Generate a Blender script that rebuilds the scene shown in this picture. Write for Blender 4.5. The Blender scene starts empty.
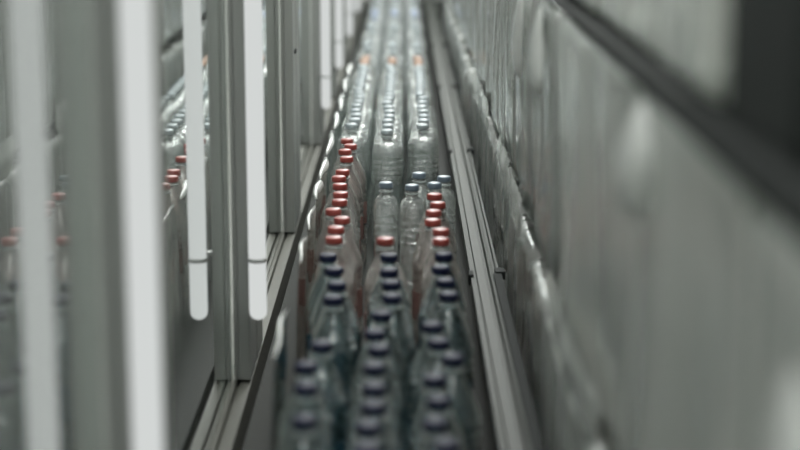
import bpy, bmesh, math, random
from mathutils import Vector, noise
random.seed(7)
S = bpy.context.scene
COL = S.collection
# ------------------------------------------------------------------ camera geometry
F = 1750.0
PITCH = math.atan(355.0 / F)
CS, SN = math.cos(PITCH), math.sin(PITCH)
CAMZ = 1.606
SHELF = 0.600
CAPD = 0.686            # camera above the cap plane

def depth_y(zc, d):     # world Y of a point at camera depth zc lying d below the camera
    return (zc - d * SN) / CS

def cap_at(px, py, d=CAPD):
    t = (py - 225.0) / F
    zc = d / (SN + t * CS)
    return (px - 403.0) * zc / F, depth_y(zc, d)

# ------------------------------------------------------------------ helpers
def obj(name, bm, mat, parent=None, smooth=True):
    me = bpy.data.meshes.new(name)
    bmesh.ops.recalc_face_normals(bm, faces=bm.faces)
    bm.to_mesh(me); bm.free()
    if smooth:
        for p in me.polygons: p.use_smooth = True
    me.materials.append(mat)
    o = bpy.data.objects.new(name, me)
    COL.objects.link(o)
    if parent: o.parent = parent
    return o

def thing(name, label, cat, loc=(0, 0, 0), group=None):
    o = bpy.data.objects.new(name, None)
    o.empty_display_size = 0.05
    COL.objects.link(o)
    o.location = loc
    o['label'] = label; o['category'] = cat
    if group: o['group'] = group
    return o

def struct(name, bm, mat, parent=None, smooth=False):
    o = obj(name, bm, mat, parent, smooth)
    o['kind'] = 'structure'
    return o

def bx(bm, x0, x1, y0, y1, z0, z1, bevel=0.0):
    r = bmesh.ops.create_cube(bm, size=1.0)
    for v in r['verts']:
        v.co = Vector((x0 + (v.co.x + .5) * (x1 - x0), y0 + (v.co.y + .5) * (y1 - y0), z0 + (v.co.z + .5) * (z1 - z0)))
    if bevel:
        es = set()
        for v in r['verts']: es.update(v.link_edges)
        bmesh.ops.bevel(bm, geom=list(es), offset=bevel, segments=2, affect='EDGES', profile=.6)
    return bm

def box(*a, bevel=0.0):
    return bx(bmesh.new(), *a, bevel=bevel)

def lathe(prof, seg=24, cx=0, cy=0, bm=None, cap=True):
    bm = bm or bmesh.new()
    rings = []
    for r, z in prof:
        rings.append([bm.verts.new((cx + r * math.cos(2 * math.pi * k / seg), cy + r * math.sin(2 * math.pi * k / seg), z)) for k in range(seg)])
    for a, b in zip(rings, rings[1:]):
        for k in range(seg):
            bm.faces.new((a[k], a[(k + 1) % seg], b[(k + 1) % seg], b[k]))
    if cap:
        bm.faces.new(rings[0][::-1]); bm.faces.new(rings[-1])
    return bm

def extrude_y(pts, y0, y1, bm=None):
    """closed X-Z outline swept along the run of the cooler"""
    bm = bm or bmesh.new()
    a = [bm.verts.new((x, y0, z)) for x, z in pts]
    b = [bm.verts.new((x, y1, z)) for x, z in pts]
    n = len(pts)
    for k in range(n):
        bm.faces.new((a[k], a[(k + 1) % n], b[(k + 1) % n], b[k]))
    bm.faces.new(a[::-1]); bm.faces.new(b)
    return bm

# ------------------------------------------------------------------ materials
def principled(name, col, rough=.5, metal=0.0, spec=.5, bump=0.0, bscale=40, var=0.0, **kw):
    m = bpy.data.materials.new(name); m.use_nodes = True
    nt = m.node_tree; b = nt.nodes['Principled BSDF']
    b.inputs['Base Color'].default_value = (*col, 1)
    b.inputs['Roughness'].default_value = rough
    b.inputs['Metallic'].default_value = metal
    b.inputs['Specular IOR Level'].default_value = spec
    for k, v in kw.items(): b.inputs[k].default_value = v
    if bump or var:
        tc = nt.nodes.new('ShaderNodeTexCoord'); n = nt.nodes.new('ShaderNodeTexNoise')
        n.inputs['Scale'].default_value = bscale; n.inputs['Detail'].default_value = 4
        nt.links.new(tc.outputs['Object'], n.inputs['Vector'])
        if bump:
            bp = nt.nodes.new('ShaderNodeBump'); bp.inputs['Strength'].default_value = bump; bp.inputs['Distance'].default_value = .01
            nt.links.new(n.outputs['Fac'], bp.inputs['Height']); nt.links.new(bp.outputs['Normal'], b.inputs['Normal'])
        if var:
            mx = nt.nodes.new('ShaderNodeMix'); mx.data_type = 'RGBA'
            mx.inputs['A'].default_value = (*[c * (1 - var) for c in col], 1); mx.inputs['B'].default_value = (*[min(1, c * (1 + var)) for c in col], 1)
            nt.links.new(n.outputs['Fac'], mx.inputs['Factor']); nt.links.new(mx.outputs['Result'], b.inputs['Base Color'])
    return m

def clear_shell(name, tint, ior=1.45, rough=.02, body=(.5, .5, .5), body_amt=0.0, bump=0.0, bscale=30, gain=1.0):
    """thin clear plastic or glass: see-through tint, Fresnel gloss and a share of milky body"""
    m = bpy.data.materials.new(name); m.use_nodes = True
    nt = m.node_tree; nt.nodes.clear(); N = nt.nodes.new; L = nt.links.new
    out = N('ShaderNodeOutputMaterial')
    tr = N('ShaderNodeBsdfTransparent'); tr.inputs['Color'].default_value = (*tint, 1)
    gl = N('ShaderNodeBsdfGlossy'); gl.inputs['Roughness'].default_value = rough; gl.inputs['Color'].default_value = (.95, .97, .96, 1)
    fr = N('ShaderNodeFresnel'); fr.inputs['IOR'].default_value = ior
    base = tr
    if body_amt:
        df = N('ShaderNodeBsdfDiffuse'); df.inputs['Color'].default_value = (*body, 1)
        tl = N('ShaderNodeBsdfTranslucent'); tl.inputs['Color'].default_value = (*body, 1)
        ad = N('ShaderNodeMixShader'); ad.inputs['Fac'].default_value = .4
        L(df.outputs[0], ad.inputs[1]); L(tl.outputs[0], ad.inputs[2])
        mb = N('ShaderNodeMixShader'); mb.inputs['Fac'].default_value = body_amt
        L(tr.outputs[0], mb.inputs[1]); L(ad.outputs[0], mb.inputs[2]); base = mb
    mx = N('ShaderNodeMixShader')
    if gain != 1.0:
        ml = N('ShaderNodeMath'); ml.operation = 'MULTIPLY'; ml.use_clamp = True; ml.inputs[1].default_value = gain
        L(fr.outputs[0], ml.inputs[0]); L(ml.outputs[0], mx.inputs['Fac'])
    else:
        L(fr.outputs[0], mx.inputs['Fac'])
    L(base.outputs[0], mx.inputs[1]); L(gl.outputs[0], mx.inputs[2]); L(mx.outputs[0], out.inputs['Surface'])
    if bump:
        tc = N('ShaderNodeTexCoord'); n = N('ShaderNodeTexNoise'); n.inputs['Scale'].default_value = bscale; n.inputs['Detail'].default_value = 3
        bp = N('ShaderNodeBump'); bp.inputs['Strength'].default_value = bump; bp.inputs['Distance'].default_value = .01
        L(tc.outputs['Object'], n.inputs['Vector']); L(n.outputs['Fac'], bp.inputs['Height'])
        L(bp.outputs['Normal'], gl.inputs['Normal']); L(bp.outputs['Normal'], fr.inputs['Normal'])
    return m

def emitter(name, col, strength):
    m = bpy.data.materials.new(name); m.use_nodes = True
    nt = m.node_tree; nt.nodes.clear()
    e = nt.nodes.new('ShaderNodeEmission'); e.inputs[0].default_value = (*col, 1); e.inputs[1].default_value = strength
    o = nt.nodes.new('ShaderNodeOutputMaterial'); nt.links.new(e.outputs[0], o.inputs[0])
    return m

def water(name, tint, milk=.3, body=(.6, .66, .64), ior=1.33, bump=.25):
    """full PET bottle: refracting water with a share of cloudy plastic skin"""
    m = bpy.data.materials.new(name); m.use_nodes = True
    nt = m.node_tree; nt.nodes.clear(); N = nt.nodes.new; L = nt.links.new
    g = N('ShaderNodeBsdfGlass'); g.inputs['Color'].default_value = (*tint, 1); g.inputs['IOR'].default_value = ior; g.inputs['Roughness'].default_value = .03
    tl = N('ShaderNodeBsdfTranslucent'); tl.inputs['Color'].default_value = (*body, 1)
    df = N('ShaderNodeBsdfDiffuse'); df.inputs['Color'].default_value = (*body, 1)
    a = N('ShaderNodeMixShader'); a.inputs['Fac'].default_value = .5
    L(df.outputs[0], a.inputs[1]); L(tl.outputs[0], a.inputs[2])
    b = N('ShaderNodeMixShader'); b.inputs['Fac'].default_value = milk
    L(g.outputs[0], b.inputs[1]); L(a.outputs[0], b.inputs[2])
    tc = N('ShaderNodeTexCoord'); n = N('ShaderNodeTexNoise'); n.inputs['Scale'].default_value = 38; n.inputs['Detail'].default_value = 2
    bp = N('ShaderNodeBump'); bp.inputs['Strength'].default_value = bump; bp.inputs['Distance'].default_value = .01
    L(tc.outputs['Object'], n.inputs['Vector']); L(n.outputs['Fac'], bp.inputs['Height']); L(bp.outputs['Normal'], g.inputs['Normal'])
    o = N('ShaderNodeOutputMaterial'); L(b.outputs[0], o.inputs[0])
    return m

ALU = principled('aluminium', (.27, .28, .265), .45, .1, bump=.03, bscale=60)
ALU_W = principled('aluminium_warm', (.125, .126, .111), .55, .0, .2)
DARK = principled('dark_rubber', (.02, .023, .022), .7, spec=.1)
TUBE = emitter('tube_glow', (.965, 1.0, .985), .67)
ENDCAP = principled('tube_cap', (.45, .46, .45), .5)
GLASS = clear_shell('door_glass', (.74, .77, .75), 1.5, .015, (.66, .69, .67), .55, gain=1.6)
DECK = principled('deck_steel', (.022, .024, .021), .7, .0, .2, bump=.05, bscale=12)
WALL = principled('wall_paint', (.42, .44, .42), .8, var=.05, bscale=3)
WALLD = principled('liner', (.16, .175, .165), .6, var=.08, bscale=4)
FLOOR = principled('floor_vinyl', (.30, .30, .28), .4, var=.1, bscale=6)
RAIL = principled('rail_metal', (.05, .055, .048), .5, .0, .1, bump=.04, bscale=25)
NAVY = principled('navy_cap', (.009, .012, .034), .5, spec=.12)
RED = principled('red_cap', (.27, .052, .043), .35, spec=.4)
PALE = principled('pale_cap', (.42, .48, .50), .3, **{'Transmission Weight': .35})
ORANGE = principled('orange_cap', (.38, .24, .17), .4)
SLIMC = principled('bluish_cap', (.13, .17, .21), .35)
LAV = principled('lavender_cap', (.36, .42, .56), .35)
GLARE_FILM = clear_shell('glare_film', (.8, .8, .8), 1.5, .12, (.96, .97, .95), .93, bump=.15, bscale=12, gain=1.3)  # film lightened to paint lamp glare and glints into its colour
NECK = principled('neck_plastic', (.55, .60, .60), .25, **{'Transmission Weight': .5})
W_CLEAR = clear_shell('clear_bottle', (.93, .95, .945), 1.5, .05, (.86, .90, .89), .26, bump=.9, bscale=60, gain=3.2)
W_FAR = clear_shell('haze_pale_bottle', (.93, .95, .945), 1.5, .06, (.92, .95, .95), .5, bump=.5, bscale=40, gain=2.2)  # clear plastic whitened to stand in for the bright haze far off
W_CRUMP = clear_shell('crumpled_bottle', (.93, .95, .945), 1.6, .08, (.9, .92, .92), .25, bump=1.0, bscale=55, gain=5.0)
W_BLUE = clear_shell('blue_bottle', (.60, .73, .77), 1.5, .05, (.13, .21, .24), .14, bump=.6, bscale=40, gain=3.6)
W_PINK = clear_shell('pink_bottle', (.93, .90, .89), 1.5, .05, (.82, .71, .67), .3, bump=.6, bscale=40, gain=3.4)
SL_BLUE = clear_shell('blue_sleeve', (.10, .20, .26), 1.45, .12, (.05, .12, .17), .6)
SL_PINK = clear_shell('pink_sleeve', (.75, .55, .53), 1.45, .12, (.45, .27, .25), .55)
SL_PALE = clear_shell('pale_sleeve', (.75, .80, .80), 1.45, .12, (.5, .55, .54), .35)
FILM = clear_shell('shrink_film', (.90, .92, .91), 1.5, .06, (.55, .56, .54), .12, bump=.35, bscale=26, gain=1.4)
MILK = clear_shell('milky_film', (.6, .63, .6), 1.45, .25, (.84, .85, .81), .87, bump=.2, bscale=8)
CLEARP = clear_shell('pack_film', (.80, .82, .80), 1.5, .10, (.92, .92, .89), .42, bump=.3, bscale=18, gain=1.2)
GAP_SHADE = principled('gap_shade', (.012, .015, .014), .75, spec=.2)  # near-black, stands in for shadow between the packs

# ------------------------------------------------------------------ setting
struct('floor', box(-3.0, 1.2, -1.0, 15.0, -.05, 0), FLOOR)
struct('wall_left', box(-3.0, -2.95, -1.0, 15.0, 0, 2.7), WALL)
struct('wall_right', box(.66, .70, -.6, 14.0, 0, 2.5), WALLD)
struct('shade_wall_front', box(-3.0, .70, -1.05, -1.0, 0, 3.6), WALLD)  # unseen wall added behind the camera to darken the near posts
struct('wall_back', box(-3.0, .70, 14.0, 14.05, 0, 2.7), WALL)

# deck the lanes stand on: a long sheet steel shelf on legs
dk = thing('display_deck', 'long dark steel shelf deck under the three lanes of bottles', 'shelf', (0, 0, 0))
bm = extrude_y([(-.285, SHELF), (.655, SHELF), (.655, SHELF - .03), (-.255, SHELF - .03), (-.255, SHELF - .05), (-.285, SHELF - .05)], .4, 13.9)
obj('deck_sheet', bm, DECK, dk, False)
for y in (.8, 4, 7.2, 10.4, 13.4):
    for x in (-.22, .60):
        obj('leg', box(x - .02, x + .02, y - .02, y + .02, 0, SHELF - .03), DARK, dk, False)

# left door run -----------------------------------------------------
TOPZ = 2.45
Z0 = SHELF + .006
sill = bmesh.new()
extrude_y([(-.302, Z0 - .35), (-.302, Z0), (-.322, Z0), (-.3235, Z0 - .010), (-.329, Z0 - .010), (-.3305, Z0 + .003), (-.3365, Z0 + .003), (-.338, Z0 - .003),
           (-.346, Z0 - .003), (-.348, Z0 + .002), (-.390, Z0 + .002), (-.390, Z0 - .35)], .4, 13.9, sill)
struct('baseboard_left', sill, ALU_W)
struct('trim_1', box(-.388, -.305, .42, 13.88, 0, Z0 - .352), DARK)

post_zc = [2.018, 3.443, 4.86, 6.44, 7.754, 9.254, 10.834, 12.4]
lamp_zc = [1.965, 3.39, None, 6.386, 7.70, 9.20, 10.78, None]
ORD = ['first', 'second', 'third', 'fourth', 'fifth', 'sixth', 'seventh', 'eighth', 'ninth', 'tenth', 'eleventh', 'twelfth', 'thirteenth', 'fourteenth',
       'fifteenth', 'sixteenth', 'seventeenth', 'eighteenth', 'nineteenth', 'twentieth'] + ['twenty-' + w for w in ('first', 'second', 'third', 'fourth', 'fifth', 'sixth', 'seventh', 'eighth', 'ninth')] + ['thirtieth'] + ['thirty-' + w for w in ('first', 'second', 'third', 'fourth', 'fifth', 'sixth', 'seventh', 'eighth', 'ninth')] + ['fortieth'] + ['forty-' + w for w in ('first', 'second', 'third', 'fourth', 'fifth', 'sixth', 'seventh', 'eighth', 'ninth')]
D_MID = .6
ends = []
for k, zc in enumerate(post_zc):
    y = depth_y(zc, .8)
    ln = .30
    zb = Z0 + .005
    m = bmesh.new()
    bx(m, -.3355, -.3295, y, y + ln, zb, TOPZ, .0015)
    bx(m, -.330, -.3255, y + .004, y + ln, zb, TOPZ, .001)
    bx(m, -.326, -.302, y, y + ln * .45, zb, TOPZ, .003)
    bx(m, -.326, -.306, y + ln * .4, y + ln * .6, zb, TOPZ)
    bx(m, -.326, -.302, y + ln * .55, y + ln, zb, TOPZ, .003)
    if lamp_zc[k] is not None:
        for zz in (CAMZ - .741, 1.9):
            bx(m, -.305, -.288, y - .012, y + .002, zz + .002, zz + .010)
    p = struct('trim_%d' % (k + 2), m, ALU)
    ends.append((y, y + .30))
    if k == 2:   # small dark catch on the face of the mullion
        obj('catch', box(-.3025, -.298, y + .06, y + .11, CAMZ - .50, CAMZ - .49), DARK, p, False)
yprev = .42
for k, (a, b) in enumerate(ends + [(13.85, 13.9)]):
    g = box(-.3425, -.3385, yprev, a + .02, Z0 + .0035, TOPZ)
    dfr = struct('door_%d' % (k + 1), box(-.35, -.3365, yprev, a + .015, TOPZ - .06, TOPZ + .02), ALU)
    gl = obj('glass_pane', g, GLASS, dfr, False)
    yprev = b - .02

lamp_words = ['nearest bright fluorescent tube, a wide white bar at the left', 'bright fluorescent tube second from the camera, ending level with the navy caps',
              '', 'thin fluorescent tube just behind the wide plain mullion', 'fluorescent tube first of the three short ones beside the far bottles',
              'fluorescent tube middle of the three short ones beside the far bottles', 'farthest fluorescent tube, shortest bar at the top beside the bottles']
tube0 = None
ZT = CAMZ - .856
for k, zc in enumerate(lamp_zc):
    if zc is None: continue
    y = depth_y(zc, .8)
    R = .0172
    if tube0 is None:
        t = tube0 = thing('fluorescent_tube', '', 'lamp', group='vertical tubes on the door mullions')
        pr = [(.004, ZT), (.011, ZT + .003), (.016, ZT + .009), (R, ZT + .018), (R, TOPZ - .05)]
        obj('glass_tube', lathe(pr, 20), TUBE, t)
        obj('end_cap', lathe([(R + .001, TOPZ - .05), (R + .001, TOPZ - .01)], 20), ENDCAP, t)
        cl = bmesh.new()
        lathe([(R + .0008, CAMZ - .741), (R + .0011, CAMZ - .738), (R + .0011, CAMZ - .734), (R + .0008, CAMZ - .733)], 20, bm=cl)
        bx(cl, -.010, .004, .012, .058, CAMZ - .739, CAMZ - .730)
        obj('holder_clip', cl, ENDCAP, t)
    else:
        t = tube0.copy(); COL.objects.link(t)
        for c in list(tube0.children):
            d = c.copy(); COL.objects.link(d); d.parent = t
    t.location = (-.281, y, 0)
    t['label'] = lamp_words[k]

# ------------------------------------------------------------------ bottles
def prof_body(R, H, shoulder, neck=.0128, dome=False):
    z1 = H - .022
    p = [(R * .55, .006), (R * .80, 0), (R * .93, .004), (R, .016), (R, .055), (R * .955, .060), (R * .955, .066), (R, .071), (R, .098), (R * .955, .103), (R * .955, .109), (R, .114),
         (R, .175)]
    z = .180
    while z + .012 < shoulder:
        p += [(R * .945, z), (R * .945, z + .003), (R, z + .007), (R, z + .010)]; z += .0145
    p.append((R, shoulder))
    n = 6
    for k in range(1, n + 1):
        a = k / (n + .6)
        if dome:
            r = neck + (R - neck) * math.cos(a * math.pi / 2) ** .9; z = shoulder + (z1 - .008 - shoulder) * math.sin(a * math.pi / 2)
        else:
            r = neck + (R - neck) * (1 - a) ** .85 * (1 + .25 * a); z = shoulder + (z1 - .008 - shoulder) * a
        p.append((r, z))
    return p + [(neck + .001, z1 - .004), (neck, z1), (neck, H - .005)]

def make_kind(name, body_m, cap_m, sleeve_m, R=.0415, H=.320, shoulder=.215, capr=.0165, seg=24, caph=.0125, dome=False):
    r = bpy.data.objects.new(name, None); COL.objects.link(r); r['category'] = 'bottle'; r.empty_display_size = .03
    obj('body', lathe(prof_body(R, H, shoulder, dome=dome), seg), body_m, r)
    cp = [(capr, H - caph), (capr + .0004, H - caph + .002), (capr, H - .003), (capr - .001, H - .001), (capr - .003, H)]
    obj('cap', lathe(cp, seg), cap_m, r)
    obj('neck_ring', lathe([(.0133, H - .0225), (.0170, H - .0215), (.0170, H - .0195), (.0133, H - .0185)], seg, cap=False), NECK, r)
    if sleeve_m:
        obj('label_sleeve', lathe([(R + .0006, .118), (R + .0009, .120), (R + .0009, .172), (R + .0006, .174)], seg, cap=False), sleeve_m, r)
    return r

K = {
    'navy': make_kind('water_bottle', W_BLUE, NAVY, SL_BLUE, shoulder=.225),
    'red': make_kind('drink_bottle', W_PINK, RED, SL_PINK, shoulder=.228),
    'pale': make_kind('water_bottle', W_CLEAR, PALE, SL_PALE, shoulder=.258, dome=True),
    'slim': make_kind('slim_water_bottle', W_CLEAR, SLIMC, None, R=.0275, H=.320, shoulder=.262, dome=True, capr=.0158),
    'orange': make_kind('drink_bottle', W_CLEAR, ORANGE, SL_PINK, seg=16, shoulder=.25, dome=True),
    'lav': make_kind('water_bottle', W_FAR, LAV, None, seg=16, shoulder=.25, dome=True),
    'far': make_kind('water_bottle', W_FAR, PALE, None, seg=16, R=.043, shoulder=.25, dome=True),
}
used = set()
def place(kind, x, y, label, group):
    src = K[kind]
    if kind in used:
        r = src.copy(); COL.objects.link(r)
        for c in list(src.children):
            d = c.copy(); COL.objects.link(d); d.parent = r
    else:
        used.add(kind); r = src
    r.location = (x, y, SHELF)
    r.rotation_euler = (0, 0, random.uniform(0, 6.28))
    r['label'] = label
    if group: r['group'] = group
    if kind in ('far', 'lav'): r.scale = (1, 1, .93 + .09 * math.sin(y * 7.4))
    return r

navy = {'left': [(304, 417), (306, 384), (306, 363), (321, 342), (333, 296), (337, 282), (334, 267.6), (328, 254)],
        'middle': [(367, 445), (368, 425), (373, 405), (374, 385), (374, 364), (379, 346), (375, 330), (381.7, 311.6), (392, 294.5), (391, 281), (389, 268.6), (389, 254)],
        'right': [(447, 441), (435, 419.5), (439, 397.5), (435, 375.6), (453, 355), (439, 339), (432.5, 323), (449, 292.5), (446, 279), (441, 266), (444, 253)]}
red = {'left': [(334, 236.5), (336, 226.5), (342, 217), (333.5, 208.5), (339.5, 199.5), (340.7, 192), (340, 183.6), (339, 176), (342.5, 170), (346.7, 156.6), (345, 149.4), (350.6, 144.6), (347, 138.6)],
       'middle': [(385.4, 237.6)],
       'right': [(441, 238), (441, 228.6), (433, 219), (433.7, 210), (438, 202), (434.6, 193.5)]}
lane_end = {'left': 0, 'middle': 0, 'right': 0}
MINP = .0855
for ln in ('left', 'middle', 'right'):
    y_last = -9
    for i, (px, py) in enumerate(navy[ln]):
        x, y = cap_at(px, py); y = max(y, y_last + MINP); y_last = y
        place('navy', x, y, 'navy-capped water bottle, %s from the camera in the %s lane' % (ORD[i], ln), 'navy-capped bottles nearest the camera')
    for i, (px, py) in enumerate(red[ln]):
        x, y = cap_at(px, py); y = max(y, y_last + MINP); y_last = y
        lab = 'lone red-capped bottle behind the navy caps in the middle lane' if ln == 'middle' else 'red-capped bottle, %s behind the navy caps in the %s lane' % (ORD[i], ln)
        place('red', x, y, lab, 'red-capped bottles behind the navy ones')
    lane_end[ln] = y_last

# slim bottles in the gap behind the lone red cap
for px, py, lab in ((386, 182, 'slim clear bottle with bluish cap, left one of the pair behind the lone red cap'),
                    (412, 184.5, 'slim clear bottle with bluish cap, right one of the pair, crumpled glints'),
                    (419, 172.5, 'slim clear bottle with bluish cap, left one just behind the right-hand red caps'),
                    (444, 176, 'slim clear bottle with bluish cap, nearest the right rail behind red caps'),
                    (434.5, 182.5, 'slim clear bottle with bluish cap, directly behind the last right-hand red cap')):
    x, y = cap_at(px, py)
    if px == 434.5: y = max(y, lane_end['right'] + .072)
    r = place('slim', x, y, lab, 'slim bottles with bluish caps')
    if px == 412:
        for c in r.children:
            if c.name.startswith('body'):
                c.data = c.data.copy(); c.data.materials[0] = W_CRUMP

# long run of pale caps
lx = {'left': (353.5, 123.5, 364, 62), 'middle': (387.5, 129.5, 391.5, 62), 'right': (423.5, 124, 418.5, 62)}
for ln in ('left', 'middle', 'right'):
    xa, ya, xb, yb = lx[ln]
    Xa, Ya = cap_at(xa, ya); Xb, Yb = cap_at(xb, yb)
    Ya = max(Ya, lane_end[ln] + .1)
    i = 0; y = Ya
    while y < Yb - .02:
        f = (y - Ya) / (Yb - Ya)
        place('pale', Xa + (Xb - Xa) * f + random.uniform(-.006, .006), y, 'clear bottle with pale cap, %s in its run down the %s lane' % (ORD[i], ln), 'pale-capped bottles in the middle distance')
        y += .1 + random.uniform(-.006, .006); i += 1
    lane_end[ln] = y
    # far bottles
    xf, cnt = Xb, {}
    if ln == 'middle': y += .045
    while y < 11.3:
        rel = y - Yb
        kind = 'orange' if rel < .27 else ('lav' if 2.15 < rel < 2.9 else 'far')
        n = cnt[kind] = cnt.get(kind, 0) + 1
        tag = {'orange': 'blurred orange-capped bottle, %s behind the pale caps in the %s lane',
               'lav': 'blurred lavender-capped bottle, %s of its kind far down the %s lane',
               'far': 'blurred clear bottle, %s behind the orange caps in the %s lane'}[kind] % (ORD[n - 1], ln)
        place(kind, Xb + random.uniform(-.004, .004), y, tag, {'orange': 'orange-capped bottles in the distance', 'lav': 'lavender-capped bottles at the far end', 'far': 'blurred clear bottles at the far end'}[kind])
        y += .104 + random.uniform(-.008, .008)

# ------------------------------------------------------------------ shrink film along the left lane
def film_sheet(y0, y1, x=-.199, seed=0):
    bm = bmesh.new(); nu, nv = 18, 14
    g = []
    for i in range(nu + 1):
        row = []
        f = i / nu
        y = y0 + (y1 - y0) * f
        for j in range(nv + 1):
            t = j / nv
            bulge = .006 * math.sin(math.pi * f) * (1 - .4 * t)
            w = .005 * noise.noise(Vector((y * 9, t * 3, seed)))
            row.append(bm.verts.new((x - bulge + .010 * t * t + w, y, SHELF + .002 + t * (.288 + .012 * math.sin(math.pi * f)))))
        g.append(row)
    for i in range(nu):
        for j in range(nv):
            bm.faces.new((g[i][j], g[i + 1][j], g[i + 1][j + 1], g[i][j + 1]))
    return bm
def glint_edge(y0, y1, r, seed):  # roll of film whitened to paint a chain of lamp glints
    bm = bmesh.new(); n = 16; rings = []
    for i in range(n + 1):
        f = i / n
        rr = r * max(.06, math.sin(math.pi * f) ** .7) * (1 + .35 * noise.noise(Vector((f * 5, seed, 0))))
        y = y0 + (y1 - y0) * f
        cx = -.190 + .003 * math.sin(f * 7 + seed); cz = SHELF + .302 + .006 * math.sin(math.pi * f)
        rings.append([bm.verts.new((cx + rr * math.cos(k * math.pi / 5), y, cz + rr * 1.5 * math.sin(k * math.pi / 5))) for k in range(10)])
    for a, b in zip(rings, rings[1:]):
        for k in range(10): bm.faces.new((a[k], a[(k + 1) % 10], b[(k + 1) % 10], b[k]))
    bm.faces.new(rings[0][::-1]); bm.faces.new(rings[-1])
    return bm
fy = [(2.46, 2.80), (3.10, 3.38), (3.40, 3.70), (3.74, 3.98), (3.99, 4.33), (4.34, 4.78), (4.80, 5.16), (5.17, 5.60), (5.62, 6.05), (6.07, 6.5)]
for i, (a, b) in enumerate(fy):
    o = obj('shrink_film', film_sheet(a, b, seed=i * 3.1), FILM)
    o['label'] = 'crinkled clear shrink film against the left lane, %s sheet from the camera' % ORD[i]; o['category'] = 'plastic film'; o['group'] = 'shrink film sheets beside the left lane'
    e = obj('glint_edge', glint_edge(a + .02, b - .02, .009 if i > 2 else .004, i), GLARE_FILM, o); e['label'] = 'rolled top edge of film, whitened as painted lamp glints'

# ------------------------------------------------------------------ right guide rail
RZ = CAMZ - .85
rl = thing('guide_rail', 'grooved metal guide rail running along the right lane', 'rail', (0, 0, 0))
prof = [(.144, RZ - .02), (.144, RZ + .006), (.150, RZ + .006), (.1515, RZ - .002), (.156, RZ - .002), (.158, RZ + .003), (.176, RZ + .004), (.178, RZ - .003), (.183, RZ - .003),
        (.185, RZ + .010), (.190, RZ + .012), (.193, RZ + .001), (.199, RZ + .001), (.201, RZ + .008), (.206, RZ + .008), (.208, RZ - .02)]
obj('channel', extrude_y(prof, 1.2, 13.6), RAIL, rl, False)
obj('rubber_strip', extrude_y([(.1925, RZ), (.1925, RZ + .0115), (.2095, RZ + .010), (.2095, RZ)], 1.2, depth_y(3.72, .85)), DARK, rl, False)
for zc in (2.2, 3.72, 5.35, 6.95, 8.6, 10.3):
    y = depth_y(zc, .85)
    obj('clip', box(.139, .150, y - .02, y + .02, RZ - .012, RZ + .012, bevel=.002), DARK, rl, False)
    obj('clip', box(.196, .218, y + .0, y + .04, RZ - .004, RZ + .014, bevel=.002), DARK, rl, False)
    obj('support_foot', box(.165, .185, y - .015, y + .015, SHELF, RZ - .02), DARK, rl, False)

# ------------------------------------------------------------------ right stack of wrapped packs
def shade_board(z0, z1, label):
    t = thing('shade_board', label, 'shelf', (0, 0, 0), 'dark boards painted as shadow gaps between the tiers of packs')
    obj('board', box(.262, .655, .5, 12.5, z0, z1, bevel=.002), GAP_SHADE, t, False)  # dark board put in for the shadow gap between two tiers
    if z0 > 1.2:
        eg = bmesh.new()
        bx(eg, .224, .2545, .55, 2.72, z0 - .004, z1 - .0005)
        for v in eg.verts:      # painted gap shadow, the strip narrows towards its far end
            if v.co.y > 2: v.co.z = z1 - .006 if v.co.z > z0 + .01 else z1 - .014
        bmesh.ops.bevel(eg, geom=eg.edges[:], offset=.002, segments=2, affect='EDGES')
        obj('shade_strip', eg, GAP_SHADE, t, False)
    obj('shade_lip', box(.254, .2625, .5, 12.5, z0, z1 - .0005), GAP_SHADE, t, False)
shade_board(.934, .948, 'lower dark board painted as the shadow gap between the wrapped packs at the right')
shade_board(1.398, 1.424, 'upper dark board painted as the shadow gap crossing the top right diagonally')

def pack_film(L, W, H, seed, flute=.006, k=7.0, cuts=15):
    bm = bmesh.new()
    bmesh.ops.create_cube(bm, size=2.0)
    bmesh.ops.subdivide_edges(bm, edges=bm.edges[:], cuts=cuts, use_grid_fill=True)
    for v in bm.verts:
        p = v.co.copy()
        n = (abs(p.x) ** k + abs(p.y) ** k + abs(p.z) ** k) ** (1 / k)
        p = p / n
        q = Vector((p.x * W / 2, p.y * L / 2, (p.z + 1) * H / 2))
        side = max(0, abs(p.x) - .8) * 5 * (1 - max(0, abs(p.z) - .8) * 5 * .9)
        q.x += math.copysign(1, p.x) * side * (flute * math.cos(2 * math.pi * q.y / .094) + .018 * noise.noise(Vector((q.y * 5, q.z * 2.2, seed))) - .006)
        q.y += .006 * noise.noise(Vector((q.x * 8, q.z * 6, seed + 5))) * (1 - abs(p.y) * .8)
        v.co = q
    return bm
pack_n = [0]
def pack(x0, y0, z0, L, W, H, milky, label, contents=None):
    t = thing('wrapped_bottle_pack', label, 'bottle pack', (x0 + W / 2, y0 + L / 2, z0), 'film-wrapped packs stacked at the right')
    pack_n[0] += 1
    obj('wrapping_film', pack_film(L, W, H, pack_n[0] * 1.7, .0006 if milky else .004, 16.0 if milky else 9.0), MILK if milky else CLEARP, t)
    if contents:
        body_me, cap_me, hb = contents
        n = int((L - .03) / .092)
        for i in range(n):
            for jx in (-W / 2 + .06,):
                b = bpy.data.objects.new('bottle', body_me); COL.objects.link(b); b.parent = t
                b.location = (jx, -L / 2 + .015 + (L - .03) * (i + .5) / n, .006)
                b.scale = (1, 1, (H - .02) / hb)
                c = bpy.data.objects.new('cap', cap_me); COL.objects.link(c); c.parent = b
    return t
def child_mesh(kind, nm):
    return [c for c in K[kind].children if c.name.split('.')[0] == nm][0].data
C_RED = (child_mesh('red', 'body'), child_mesh('red', 'cap'), .32)
C_PALE = (child_mesh('pale', 'body'), child_mesh('pale', 'cap'), .32)
C_NAVY = (child_mesh('navy', 'body'), child_mesh('navy', 'cap'), .32)
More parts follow.
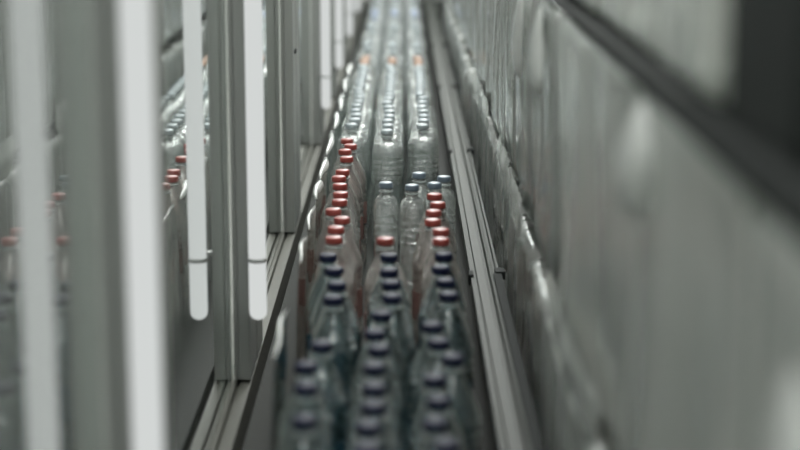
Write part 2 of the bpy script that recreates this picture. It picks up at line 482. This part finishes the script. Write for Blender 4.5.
tiers = [('bottom', SHELF + .001, .312, .219), ('middle', .949, .444, .226), ('top', 1.425, .42, .232)]
near = {'bottom': [(.95, 1.50), (1.51, 2.12), (2.13, 2.74)], 'middle': [(.55, 1.16), (1.17, 1.78), (1.79, 2.72)], 'top': [(1.34, 1.66), (1.68, 2.18), (2.19, 2.74)]}
def skirt(t, x, ya, yb, z_hi, z_lo, seed):
    """slack hem of film hanging from a pack over the board below it"""
    bm = bmesh.new(); n, m_ = 26, 6; g = []
    for i in range(n + 1):
        f = i / n; y = ya + (yb - ya) * f
        edge = min(1, 6 * f, 6 * (1 - f))
        lo = z_hi + (z_lo - z_hi) * (.55 + .45 * edge) + .010 * noise.noise(Vector((y * 7, seed, 1)))
        g.append([bm.verts.new((x - .004 * math.sin(math.pi * j / m_) + .005 * noise.noise(Vector((y * 8, j * .5, seed))), y, z_hi + (lo - z_hi) * j / m_)) for j in range(m_ + 1)])
    for i in range(n):
        for j in range(m_):
            bm.faces.new((g[i][j], g[i + 1][j], g[i + 1][j + 1], g[i][j + 1]))
    obj('film_hem', bm, MILK, t)
def glare_fold(t, y, z0, z1, wd, out, seed):
    """puffed pocket of film, whitened to paint lamp glare on the face of a pack"""
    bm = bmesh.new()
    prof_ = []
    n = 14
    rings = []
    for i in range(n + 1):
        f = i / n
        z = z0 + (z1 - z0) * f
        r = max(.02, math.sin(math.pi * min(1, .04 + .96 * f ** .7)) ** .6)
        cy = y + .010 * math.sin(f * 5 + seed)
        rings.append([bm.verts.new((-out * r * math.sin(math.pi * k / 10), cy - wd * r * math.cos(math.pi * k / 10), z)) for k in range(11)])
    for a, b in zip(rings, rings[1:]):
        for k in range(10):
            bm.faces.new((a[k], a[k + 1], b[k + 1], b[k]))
    o = obj('glare_fold', bm, GLARE_FILM, t)
    o['label'] = 'puffed fold of film, whitened as painted glare'
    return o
for tn, z0, H, x0 in tiers:
    spans = list(near[tn])
    y = spans[-1][1] + .01
    while y < 9.5:
        spans.append((y, y + .42)); y += .42 + random.choice((.004, .01, .02))
    for i, (ya, yb) in enumerate(spans):
        milky = yb < 2.76
        cont = None
        if not milky:
            cont = C_RED if (tn == 'bottom' and i in (6, 9, 10)) or (tn == 'middle' and i in (8, 9, 12)) else (C_NAVY if tn == 'middle' and i in (3, 4) else C_PALE)
        lab = '%s pack of bottles, %s from the camera in the %s tier' % ('milky film-wrapped' if milky else 'clear film-wrapped', ORD[i], tn)
        t = pack(x0 + random.uniform(0, .006), ya, z0, yb - ya - .004, .20, H, milky, lab, cont)
        cx, cy = t.location.x, t.location.y
        L2 = (yb - ya) / 2
        if tn == 'top' and i in (3, 4, 5): skirt(t, -.108, -L2 + .01, L2 - .01, .06, -.029, i)
        if tn == 'middle' and i == 2: skirt(t, -.108, -.34, .36,   .06, -.030, 11)
        if tn == 'middle' and i in (4, 5, 7, 8): skirt(t, -.108, -L2 + .02, L2 - .02,   .06, -.030, 11 + i)
        if tn == 'middle' and i == 3: glare_fold(t, depth_y(2.93, .3) - cy, .29, .438, .07, .018, 5).location.x = -.098
        if tn == 'middle' and i == 4: glare_fold(t, depth_y(3.40, .3) - cy, .26, .438, .08, .018, 6).location.x = -.098
        if tn == 'middle' and i == 1: glare_fold(t, depth_y(1.70, .3) - cy, .325, .442, .075, .024, 1).location.x = -.098
        if tn == 'middle' and i == 0: glare_fold(t, depth_y(1.00, .3) - cy, .19, .38, .08, .022, 2).location.x = -.098
        if tn == 'top' and i == 2: glare_fold(t, depth_y(2.60, .1) - cy, .02, .36, .05, .014, 3).location.x = -.098
        if tn == 'top' and i == 0: glare_fold(t, depth_y(1.50, .1) - cy, .02, .36, .045, .012, 4).location.x = -.098
dv = obj('corner_shade_block', box(.243, .64, 1.06, 1.31, 1.4245, 2.1, bevel=.004), GAP_SHADE, None, False)  # added block, stands in for the darkness beside the nearest top pack
dv['label'] = 'dark upright block added as shade on the upper board in the top right corner'; dv['category'] = 'shade block'

# ------------------------------------------------------------------ light
for y in (5.6, 8.2, 10.8):      # unseen fill panels added to brighten the far part of the chiller
    la = bpy.data.lights.new('far_fill', 'AREA'); la.shape = 'RECTANGLE'; la.size = .5; la.size_y = 2.0; la.energy = 38; la.color = (.97, 1, .98)
    lo = bpy.data.objects.new('far_fill', la); COL.objects.link(lo); lo.location = (.08, y, 2.75)
w = bpy.data.worlds.new('World'); S.world = w; w.use_nodes = True
bg = w.node_tree.nodes['Background']; bg.inputs[0].default_value = (.985, 1.0, .965, 1); bg.inputs[1].default_value = 3.6

cam = bpy.data.cameras.new('camera'); co = bpy.data.objects.new('camera', cam); COL.objects.link(co)
cam.sensor_width = 36; cam.lens = F / 800 * 36
co.location = (0, 0, CAMZ)
co.rotation_euler = (math.pi / 2 - PITCH, 0, 3.0 / F)
cam.clip_start = .02
cam.dof.use_dof = True; cam.dof.focus_distance = 4.1; cam.dof.aperture_fstop = 2.2
S.camera = co
S.view_settings.view_transform = 'Standard'; S.view_settings.look = 'None'
S.view_settings.gamma = 1; S.view_settings.exposure = 0; S.view_settings.use_curve_mapping = False
S.cycles.max_bounces = 16; S.cycles.transmission_bounces = 14; S.cycles.transparent_max_bounces = 48; S.cycles.glossy_bounces = 6
S.cycles.use_denoising = True
